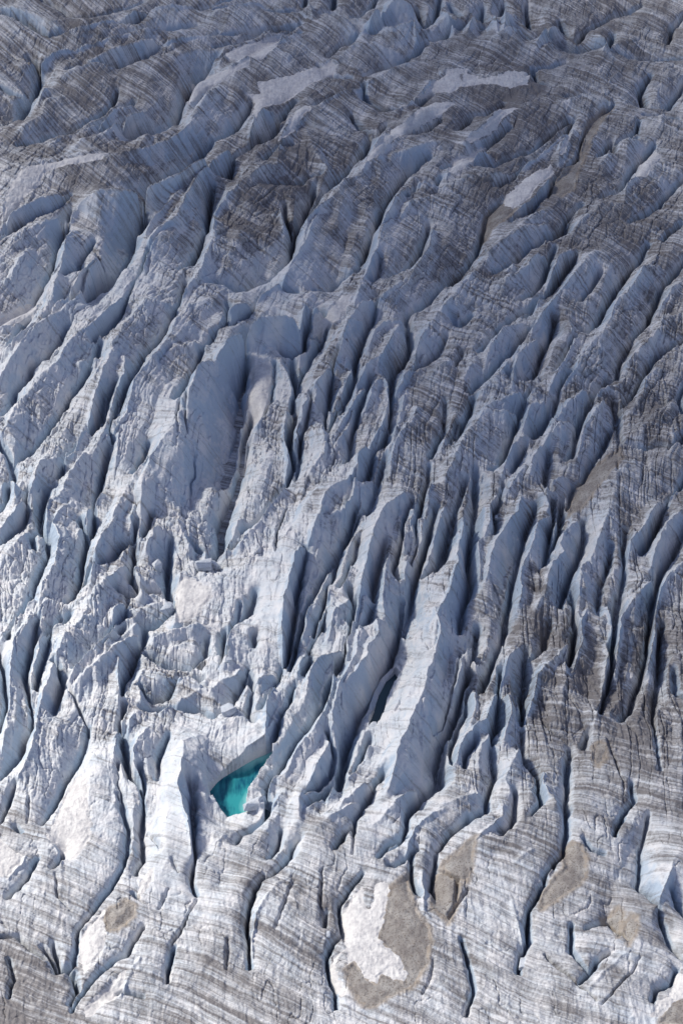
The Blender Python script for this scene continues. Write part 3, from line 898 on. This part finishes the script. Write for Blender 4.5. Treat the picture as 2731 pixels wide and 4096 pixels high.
for kind, tx, ty, s, lab in PATCHES:
    if kind == 'silt':
        P = [hit(a, b) for a, b in tile_pts(tx, ty, s)]
        sl, d = poly_field(P); SILT[sl] = np.maximum(SILT[sl], sstep(-2.5, 0.0, d)*0.7)
# ------------------------------------------------------------------ materials
def mat(name):
    m = bpy.data.materials.new(name); m.use_nodes = True
    return m, m.node_tree, m.node_tree.nodes['Principled BSDF']
class NB:
    def __init__(s, nt): s.nt = nt
    def n(s, t, **k):
        o = s.nt.nodes.new(t)
        for a, b in k.items(): setattr(o, a, b)
        return o
    def l(s, a, b): s.nt.links.new(a, b)
    def attr(s, nm): o = s.n('ShaderNodeAttribute'); o.attribute_name = nm; return o.outputs['Fac']
    def math(s, op, a, b=None, clamp=False):
        o = s.n('ShaderNodeMath', operation=op); o.use_clamp = clamp
        for i, v in enumerate((a, b)):
            if v is None: continue
            if isinstance(v, (int, float)): o.inputs[i].default_value = v
            else: s.l(v, o.inputs[i])
        return o.outputs[0]
    def noise(s, vec, sc_, det=4, rough=0.55):
        o = s.n('ShaderNodeTexNoise'); o.inputs['Scale'].default_value = sc_; o.inputs['Detail'].default_value = det
        o.inputs['Roughness'].default_value = rough; s.l(vec, o.inputs['Vector']); return o.outputs['Fac']
    def mix(s, f, a, b):
        o = s.n('ShaderNodeMix', data_type='RGBA')
        if isinstance(f, (int, float)): o.inputs[0].default_value = f
        else: s.l(f, o.inputs[0])
        for i, v in ((6, a), (7, b)):
            if isinstance(v, tuple): o.inputs[i].default_value = (*v, 1)
            else: s.l(v, o.inputs[i])
        return o.outputs[2]
    def rng(s, v, a, b, c=0, d=1):
        o = s.n('ShaderNodeMapRange'); s.l(v, o.inputs[0])
        for i, q in enumerate((a, b, c, d)): o.inputs[i+1].default_value = q
        return o.outputs[0]
    def vec(s, x, y, z):
        o = s.n('ShaderNodeCombineXYZ')
        for i, v in enumerate((x, y, z)):
            if isinstance(v, (int, float)): o.inputs[i].default_value = v
            else: s.l(v, o.inputs[i])
        return o.outputs[0]
def ice_material(name, dirt_bias=0.0):
    m, nt, bs = mat(name); b = NB(nt)
    g = b.n('ShaderNodeNewGeometry').outputs['Position']
    fol = b.attr('layer'); dirt_shade = b.attr('dirt_shade'); silt = b.attr('silt'); acr = b.attr('across')
    v1 = b.vec(b.math('MULTIPLY', fol, 1.0), b.math('MULTIPLY', acr, 0.03), 0.0)
    band = b.noise(v1, 0.62, 5, 0.75)
    v2 = b.vec(b.math('MULTIPLY', fol, 1.0), b.math('MULTIPLY', acr, 0.10), 3.0)
    wide = b.noise(v2, 0.16, 3, 0.6)
    fine = b.noise(g, 1.3, 5, 0.65)
    blot = b.noise(g, 0.18, 4, 0.6)
    spk = b.noise(g, 5.0, 2, 0.6)
    d = b.math('ADD', dirt_shade, dirt_bias)
    k = b.math('ADD', b.math('MULTIPLY', b.math('SUBTRACT', band, 0.5), 3.6), b.math('MULTIPLY', b.math('SUBTRACT', wide, 0.5), 1.0))
    k = b.math('ADD', k, b.math('MULTIPLY', b.math('SUBTRACT', fine, 0.5), 0.9))
    k = b.math('ADD', k, b.math('MULTIPLY', b.math('SUBTRACT', blot, 0.5), 0.9))
    k = b.math('ADD', k, b.math('MULTIPLY', b.math('SUBTRACT', spk, 0.5), 0.5))
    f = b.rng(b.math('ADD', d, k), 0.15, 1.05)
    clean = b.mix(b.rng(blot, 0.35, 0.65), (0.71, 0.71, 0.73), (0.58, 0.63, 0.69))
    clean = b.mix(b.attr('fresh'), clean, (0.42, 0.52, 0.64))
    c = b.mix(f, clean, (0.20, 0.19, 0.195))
    c = b.mix(b.rng(b.math('ADD', silt, b.math('MULTIPLY', b.math('SUBTRACT', fine, 0.5), 0.5)), 0.2, 0.8), c, (0.34, 0.29, 0.24))
    b.l(c, bs.inputs['Base Color'])
    bs.inputs['Roughness'].default_value = 0.62; bs.inputs['Specular IOR Level'].default_value = 0.3
    hgt = b.math('ADD', b.math('MULTIPLY', band, 0.5), b.math('ADD', b.math('MULTIPLY', fine, 0.8), b.math('MULTIPLY', spk, 0.25)))
    bp = b.n('ShaderNodeBump'); bp.inputs['Strength'].default_value = 0.9; bp.inputs['Distance'].default_value = 0.35
    b.l(hgt, bp.inputs['Height']); b.l(bp.outputs[0], bs.inputs['Normal'])
    return m
M_ICE = ice_material('glacier_ice')
def snow_material():
    m, nt, bs = mat('old_snow'); b = NB(nt)
    g = b.n('ShaderNodeNewGeometry').outputs['Position']
    a = b.noise(g, 0.9, 4, 0.6); s = b.noise(g, 4, 3, 0.6); q = b.noise(g, 0.25, 3, 0.5)
    c = b.mix(b.rng(b.math('ADD', b.math('MULTIPLY', a, 0.5), b.math('MULTIPLY', q, 0.5)), 0.38, 0.62), (0.78, 0.77, 0.76), (0.56, 0.55, 0.56))
    b.l(c, bs.inputs['Base Color']); bs.inputs['Roughness'].default_value = 0.7; bs.inputs['Specular IOR Level'].default_value = 0.2
    bp = b.n('ShaderNodeBump'); bp.inputs['Strength'].default_value = 0.8; bp.inputs['Distance'].default_value = 0.3
    b.l(b.math('ADD', a, b.math('MULTIPLY', s, 0.4)), bp.inputs['Height']); b.l(bp.outputs[0], bs.inputs['Normal'])
    return m
def silt_material():
    m, nt, bs = mat('silt'); b = NB(nt)
    g = b.n('ShaderNodeNewGeometry').outputs['Position']
    a = b.noise(g, 0.35, 5, 0.6); s = b.noise(g, 1.8, 5, 0.7); q = b.noise(g, 0.12, 2, 0.5)
    c = b.mix(b.rng(a, 0.35, 0.65), (0.33, 0.31, 0.29), (0.22, 0.20, 0.19))
    c = b.mix(b.rng(q, 0.5, 0.68), c, (0.40, 0.385, 0.365)); c = b.mix(b.rng(s, 0.52, 0.62), c, (0.15, 0.125, 0.11))
    b.l(c, bs.inputs['Base Color']); bs.inputs['Roughness'].default_value = 0.8
    bp = b.n('ShaderNodeBump'); bp.inputs['Strength'].default_value = 0.7; bp.inputs['Distance'].default_value = 0.2
    b.l(b.math('ADD', a, b.math('MULTIPLY', s, 0.5)), bp.inputs['Height']); b.l(bp.outputs[0], bs.inputs['Normal'])
    return m
def water_material():
    m, nt, bs = mat('meltwater'); b = NB(nt)
    g = b.n('ShaderNodeNewGeometry').outputs['Position']
    mp = b.n('ShaderNodeMapping'); mp.inputs['Rotation'].default_value = (0, 0, R(32)); mp.inputs['Scale'].default_value = (1.0, 0.22, 1)
    b.l(g, mp.inputs['Vector'])
    st = b.noise(mp.outputs[0], 0.35, 4, 0.55); a = b.noise(g, 0.12, 3, 0.5)
    sh = b.attr('shallow')
    c = b.mix(b.rng(b.math('ADD', b.math('MULTIPLY', st, 0.6), b.math('MULTIPLY', a, 0.4)), 0.42, 0.56), (0.006, 0.085, 0.15), (0.035, 0.30, 0.33))
    c = b.mix(b.rng(b.math('ADD', sh, b.math('MULTIPLY', b.math('SUBTRACT', st, 0.5), 0.8)), 0.35, 1.0), c, (0.26, 0.62, 0.62))
    c = b.mix(b.math('MULTIPLY', b.attr('murk'), 0.92), c, (0.05, 0.08, 0.10))
    b.l(c, bs.inputs['Base Color']); bs.inputs['Roughness'].default_value = 0.08; bs.inputs['IOR'].default_value = 1.33
    bp = b.n('ShaderNodeBump'); bp.inputs['Strength'].default_value = 0.05; bp.inputs['Distance'].default_value = 0.1
    b.l(b.noise(g, 2.5, 2), bp.inputs['Height']); b.l(bp.outputs[0], bs.inputs['Normal'])
    return m
M_SNOW, M_SILT, M_WATER = snow_material(), silt_material(), water_material()
# ------------------------------------------------------------------ meshes from the grid
def grid_mesh(name, V, F, m, attrs=None):
    me = bpy.data.meshes.new(name)
    me.vertices.add(len(V)); me.vertices.foreach_set('co', np.asarray(V, np.float32).ravel())
    me.loops.add(F.size); me.loops.foreach_set('vertex_index', F.astype(np.int32).ravel())
    me.polygons.add(len(F)); me.polygons.foreach_set('loop_start', np.arange(0, F.size, 4, dtype=np.int32))
    me.polygons.foreach_set('loop_total', np.full(len(F), 4, np.int32))
    me.polygons.foreach_set('use_smooth', np.ones(len(F), bool))
    for k, a in (attrs or {}).items():
        at = me.attributes.new(k, 'FLOAT', 'POINT'); at.data.foreach_set('value', np.asarray(a, np.float32).ravel())
    me.update(calc_edges=True); me.materials.append(m)
    o = bpy.data.objects.new(name, me); sc.collection.objects.link(o)
    return o
def from_mask(name, m, fmask, Z, attrs=None, j0=0, i0=0, thick=None):
    """mesh of the grid cells in fmask; Z window starts at j0,i0; thick = closed below at that depth"""
    fj, fi = np.nonzero(fmask)
    nx = Z.shape[1]
    q = np.stack([fj*nx+fi, fj*nx+fi+1, (fj+1)*nx+fi+1, (fj+1)*nx+fi], 1)
    used, inv = np.unique(q, return_inverse=True); F = inv.reshape(q.shape)
    vj, vi = used//nx, used % nx
    V = np.stack([X[vi+i0], Y[vj+j0], Z[vj, vi]], 1)
    at = {k: a[vj, vi] for k, a in (attrs or {}).items()}
    if thick is not None:
        # skirt and underside
        e = np.concatenate([F[:, [0, 1]], F[:, [1, 2]], F[:, [2, 3]], F[:, [3, 0]]])
        key = np.minimum(e[:, 0], e[:, 1]).astype(np.int64)*len(V)+np.maximum(e[:, 0], e[:, 1])
        u, idx, cnt = np.unique(key, return_index=True, return_counts=True)
        be = e[idx[cnt == 1]]; n = len(V)
        V2 = V.copy(); V2[:, 2] -= thick
        bv, bi = np.unique(be, return_inverse=True); bi = bi.reshape(be.shape); m_ = len(bv)
        F = np.concatenate([F, F[:, ::-1]+n, np.stack([bi[:, 1], bi[:, 0], bi[:, 0]+m_, bi[:, 1]+m_], 1)+2*n])
        V = np.concatenate([V, V2, V[bv], V2[bv]]); at = {k: np.concatenate([a, a, a[bv], a[bv]]) for k, a in at.items()}
    return grid_mesh(name, V, F, m, at)
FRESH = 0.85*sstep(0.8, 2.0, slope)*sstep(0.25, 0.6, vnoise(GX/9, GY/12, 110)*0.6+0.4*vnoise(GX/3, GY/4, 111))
ATT = {'fresh': FRESH, 'layer': FOL, 'dirt_shade': DIRT_SHADE, 'silt': SILT, 'across': fl}
fm = np.ones((NY-1, NX-1), bool)
SERACS = {
 1: ('ice_ridge', 'ice ridge', 'longest bright white ice ridge, rising just right of the narrow dark teal channel'),
 2: ('ice_ridge', 'ice ridge', 'bright ice ridge with a smooth crest and shaded right face, directly above the turquoise pool'),
 3: ('ice_fin', 'ice fin', 'tall ice fin whose broad striped right face drops into the dark teal channel'),
 4: ('ice_ridge', 'ice ridge', 'smooth sloping pale ice ridge running up and right from the turquoise pool'),
 5: ('ice_buttress', 'ice buttress', 'sunlit ice buttress with a shaded blue wall, immediately left of the turquoise pool'),
 6: ('ice_wall', 'ice wall', 'largest pale blue ice wall, curving above the pinkish snow slab left of centre'),
 7: ('ice_slab', 'ice slab', 'tall dirty grey ice slab standing just right of the pinkish snow slab'),
 8: ('ice_wall', 'ice wall', 'deep blue shaded ice wall below the dirty rounded shoulder at upper left'),
 9: ('ice_fin', 'ice fin', 'long pale ice fin along the right side of the deepest crevasse at upper left'),
 10: ('ice_fin', 'ice fin', 'ice fin with a smooth flat shaded blue face, right of the longest bright ridge'),
 11: ('ice_fin', 'ice fin', 'pointed pale ice fin in the dirty ridges on the right, lower half'),
 12: ('ice_pinnacle', 'ice pinnacle', 'small leaning ice pinnacle between two tiny dark meltwater pools'),
 13: ('ice_fin', 'ice fin', 'thin sharp ice fin squeezed against the left side of the striped tall fin'),
 14: ('ice_ridge', 'ice ridge', 'steep dark sided ice ridge rising from the parallel crevasses near the centre'),
}
for n_s, (nm, cat, lab) in SERACS.items():
    m = (SID == n_s) & (DC < np.maximum(4.5, CAP*0.6)) & (t > 0.14)
    f = m[:-1, :-1] & m[1:, :-1] & m[:-1, 1:] & m[1:, 1:] & fm
    fm &= ~f
    jj, ii = np.nonzero(f)
    if len(jj) < 20: continue
    a0, a1, b0, b1 = jj.min(), jj.max()+2, ii.min(), ii.max()+2
    sl = (slice(a0, a1), slice(b0, b1))
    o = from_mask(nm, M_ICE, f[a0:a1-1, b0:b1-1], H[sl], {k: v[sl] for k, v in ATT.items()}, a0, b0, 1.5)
    tag(o, label=lab, category=cat)
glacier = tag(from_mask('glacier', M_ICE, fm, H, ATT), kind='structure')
# surrounding ice, coarse, reaching the horizon under the detailed part
n2 = 120
XX, YY = np.meshgrid(np.sign(np.linspace(-1, 1, n2))*np.linspace(-1, 1, n2)**2*3500, 640+np.sign(np.linspace(-1, 1, n2))*np.linspace(-1, 1, n2)**2*4000)
ZZ = -17 + 2*fbm(XX/60, YY/60, 4, 60)
idx = np.arange(n2*n2).reshape(n2, n2)
FF = np.stack([idx[:-1, :-1], idx[:-1, 1:], idx[1:, 1:], idx[1:, :-1]], -1).reshape(-1, 4)
tag(grid_mesh('ground', np.stack([XX, YY, ZZ], -1).reshape(-1, 3), FF, M_ICE, {'layer': YY+0.3*XX, 'dirt_shade': XX*0+0.6, 'silt': XX*0, 'across': XX}), kind='structure')
# pools
for sl, d, lev, name, lab in POOLF:
    m = d > -1.6
    f = m[:-1, :-1] & m[1:, :-1] & m[:-1, 1:] & m[1:, 1:]
    gxw = GX[sl]; mid = gxw[d > 0]
    xr = (gxw-mid.min())/(mid.max()-mid.min()+1e-6)
    sh = np.clip(1-d/4.0, 0, 1)*(0.35+0.9*sstep(0.2, 0.8, xr))
    o = from_mask(name, M_WATER, f, np.full(d.shape, lev), {'shallow': sh if lab == 'bright' else sh*0, 'murk': np.full(d.shape, 0.0 if lab == 'bright' else 1.0)}, sl[0].start, sl[1].start)
    tag(o, kind='structure')
# snow and silt
for kind, tx, ty, s, lab in PATCHES:
    P = [hit(a, b) for a, b in tile_pts(tx, ty, s)]
    sl, d = poly_field(P)
    base = blur(H, 2, 2)[sl] if False else H[sl]
    if kind == 'snow': th = 0.55*np.clip(d/1.0, -1, 1)+0.22*fbm(GX[sl]/1.3, GY[sl]/1.3, 3, 70)*np.clip(d, 0, 1) + 0.15
    else: th = 0.16*np.clip(d/1.5, -1.5, 1)+0.12*fbm(GX[sl]/2.5, GY[sl]/2.5, 4, 71)*np.clip(d, 0, 1)
    if kind == 'snow': d = d + 0.9*fbm(GX[sl]/2.2, GY[sl]/1.4, 3, 72)-0.2; th = 0.4*np.clip(d/1.2, -1, 1)+0.35*(ridged(GX[sl]/1.6, GY[sl]/2.2, 3, 70)-0.55)*np.clip(d, 0, 1)+0.05
    if kind == 'silt': d = d + (0.4 if 'round' in lab[:6] else 1.3)*fbm(GX[sl]/2.6, GY[sl]/2.0, 4, 73)-0.3; th = 0.22*np.clip(d/1.5, -1.5, 1)+0.12*fbm(GX[sl]/2.5, GY[sl]/2.5, 4, 71)*np.clip(d, 0, 1)+(1.5*sstep(-0.5, 6, d) if 'round' in lab[:6] else 0)
    m = d > -1.0
    f = m[:-1, :-1] & m[1:, :-1] & m[:-1, 1:] & m[1:, 1:]
    o = from_mask('snow_patch' if kind == 'snow' else 'silt_patch', M_SNOW if kind == 'snow' else M_SILT, f, base+th, None, sl[0].start, sl[1].start, 0.5)
    tag(o, label=lab, category='snow patch' if kind == 'snow' else 'silt patch', group='old snow lying in the hollows' if kind == 'snow' else 'brown silt lying in the hollows')
def ice_block(px, py, sx, sy, sz, rot, lab, seed, tilt=0.2):
    r_ = random.Random(seed); x, y = hit(px, py); z = sample(HS, x, y)
    import bmesh
    bm = bmesh.new()
    for _ in range(26):
        v = Vector((r_.uniform(-1, 1), r_.uniform(-1, 1), r_.uniform(-1, 1)))
        m_ = max(abs(v.x), abs(v.y), abs(v.z)); v = v/m_*r_.uniform(0.78, 1.0)
        bm.verts.new((v.x*sx/2, v.y*sy/2, v.z*sz/2))
    res = bmesh.ops.convex_hull(bm, input=bm.verts)
    bmesh.ops.delete(bm, geom=[g for g in res['geom_interior'] if isinstance(g, bmesh.types.BMVert)], context='VERTS')
    bmesh.ops.bevel(bm, geom=list(bm.edges), offset=0.06, segments=1, affect='EDGES')
    me = bpy.data.meshes.new('ice_block'); bm.to_mesh(me); bm.free(); me.materials.append(M_ICE)
    for k, v in (('layer', 0.0), ('dirt_shade', 0.22), ('silt', 0.0), ('across', 0.0), ('fresh', 0.3)):
        at = me.attributes.new(k, 'FLOAT', 'POINT')
        at.data.foreach_set('value', [v + (q.co.y if k == 'layer' else 0) for q in me.vertices])
    o = bpy.data.objects.new('ice_block', me); sc.collection.objects.link(o)
    o.location = (x, y, z+sz*0.28); o.rotation_euler = (r_.uniform(-tilt, tilt), r_.uniform(-tilt, tilt), R(rot))
    tag(o, label=lab, category='ice block', group='fallen ice blocks in the hollows')
def T(tx, ty, u, v): return tx+u/1.568, ty+v/1.568
for k, (p, s, rot, lab) in enumerate([
    (T(0, 2400, 1432, 712), (5.5, 4.5, 4.5), 20, 'square ice block wedged in the dark gap above the turquoise pool'),
    (T(0, 1600, 1275, 1060), (7, 5, 5.5), 10, 'largest pale ice block at the foot of the big blue wall'),
    (T(0, 1600, 1350, 1055), (3.5, 5, 5), 60, 'narrow upright ice block right of the largest block under the blue wall'),
    (T(0, 1600, 992, 1062), (3.5, 3.5, 4.5), 35, 'lone pale ice block on the dirty jagged ice left of the hollow'),
    (T(0, 1600, 1060, 1330), (3.5, 6.5, 5), -25, 'pointed ice block at the left edge of the triangular snow apron'),
    (T(866, 2400, 230, 1290), (7.0, 4.5, 3.2), 15, 'bright white ice block at the right shore of the turquoise pool'),
    (T(866, 2400, 80, 385), (2.2, 2.4, 2.2), 5, 'tiny ice block beside the small dark pool left of the bright ridge'),
    (T(866, 2400, 980, 790), (2.5, 4.2, 1.6), -20, 'grey ice chunk lying in the dark teal channel'),
    (T(1731, 1600, 400, 745), (2.0, 2.0, 1.5), 0, 'small ice chunk on the crest of the flat faced fin'),
    (T(0, 800, 1505, 780), (2, 3, 2), 40, 'dirty ice block in the trough just left of the big blue wall'),
    (T(866, 3096, 700, 1010), (1.6, 2.8, 1.6), 5, 'ice lump standing in the small dark slot left of the largest snow patch'),
    (T(1731, 3096, 570, 1200), (3.0, 4.5, 1.8), -8, 'pale ice block beside the dark slot at the lower right'),
]): ice_block(p[0], p[1], *s, rot, lab, 10+k)
# ------------------------------------------------------------------ cloud overhead, out of the picture, shading the upper and right ice
def cloud():
    m = bpy.data.materials.new('cloud'); m.use_nodes = True; nt = m.node_tree; nt.nodes.clear()
    o = nt.nodes.new('ShaderNodeOutputMaterial'); v = nt.nodes.new('ShaderNodeVolumePrincipled')
    v.inputs['Density'].default_value = CLOUD_DENS; v.inputs['Color'].default_value = (0.9, 0.92, 0.95, 1); v.inputs['Anisotropy'].default_value = 0.5
    nt.links.new(v.outputs[0], o.inputs['Volume'])
    for k, (x, y, rx, ry, rz) in enumerate(CLOUDS):
        s = 1150/SV[2]
        me = bpy.data.meshes.new('cloud'); 
        nu, nv = 48, 24; V = []; F = []
        for j in range(nv+1):
            th = math.pi*j/nv
            for i in range(nu):
                ph = 2*math.pi*i/nu
                d_ = (math.sin(th)*math.cos(ph), math.sin(th)*math.sin(ph), math.cos(th))
                q = 1+0.16*float(fbm(np.array([d_[0]*2.2+k*7]), np.array([d_[1]*2.2+d_[2]*2.7]), 3, 80)[0])
                V.append((d_[0]*rx*q, d_[1]*ry*q, d_[2]*rz*q))
        for j in range(nv):
            for i in range(nu):
                F.append((j*nu+i, (j+1)*nu+i, (j+1)*nu+(i+1) % nu, j*nu+(i+1) % nu))
        me.from_pydata(V, [], F); me.validate(); me.update()
        me.materials.append(m)
        for p in me.polygons: p.use_smooth = True
        ob = bpy.data.objects.new('cloud', me); sc.collection.objects.link(ob)
        ob.location = (x+SV[0]*s, y+SV[1]*s, SV[2]*s); tag(ob, kind='structure')
CLOUD_DENS = 0.0034
CLOUDS = []
_r = random.Random(4)
for x_, y_, rx, ry in [(-110, 950, 150, 170), (50, 980, 160, 190), (170, 850, 100, 180), (-60, 745, 100, 75), (60, 720, 100, 90), (130, 640, 80, 110), (75, 590, 50, 70), (120, 490, 60, 80), (100, 430, 50, 55), (125, 560, 50, 80), (-72, 398, 30, 18), (45, 640, 60, 70), (-110, 660, 55, 50)]:
    for q in (1.15, 0.85, 0.55):
        CLOUDS.append((x_+_r.uniform(-8, 8), y_+_r.uniform(-8, 8), rx*q, ry*q, 55*q+20))
cloud()
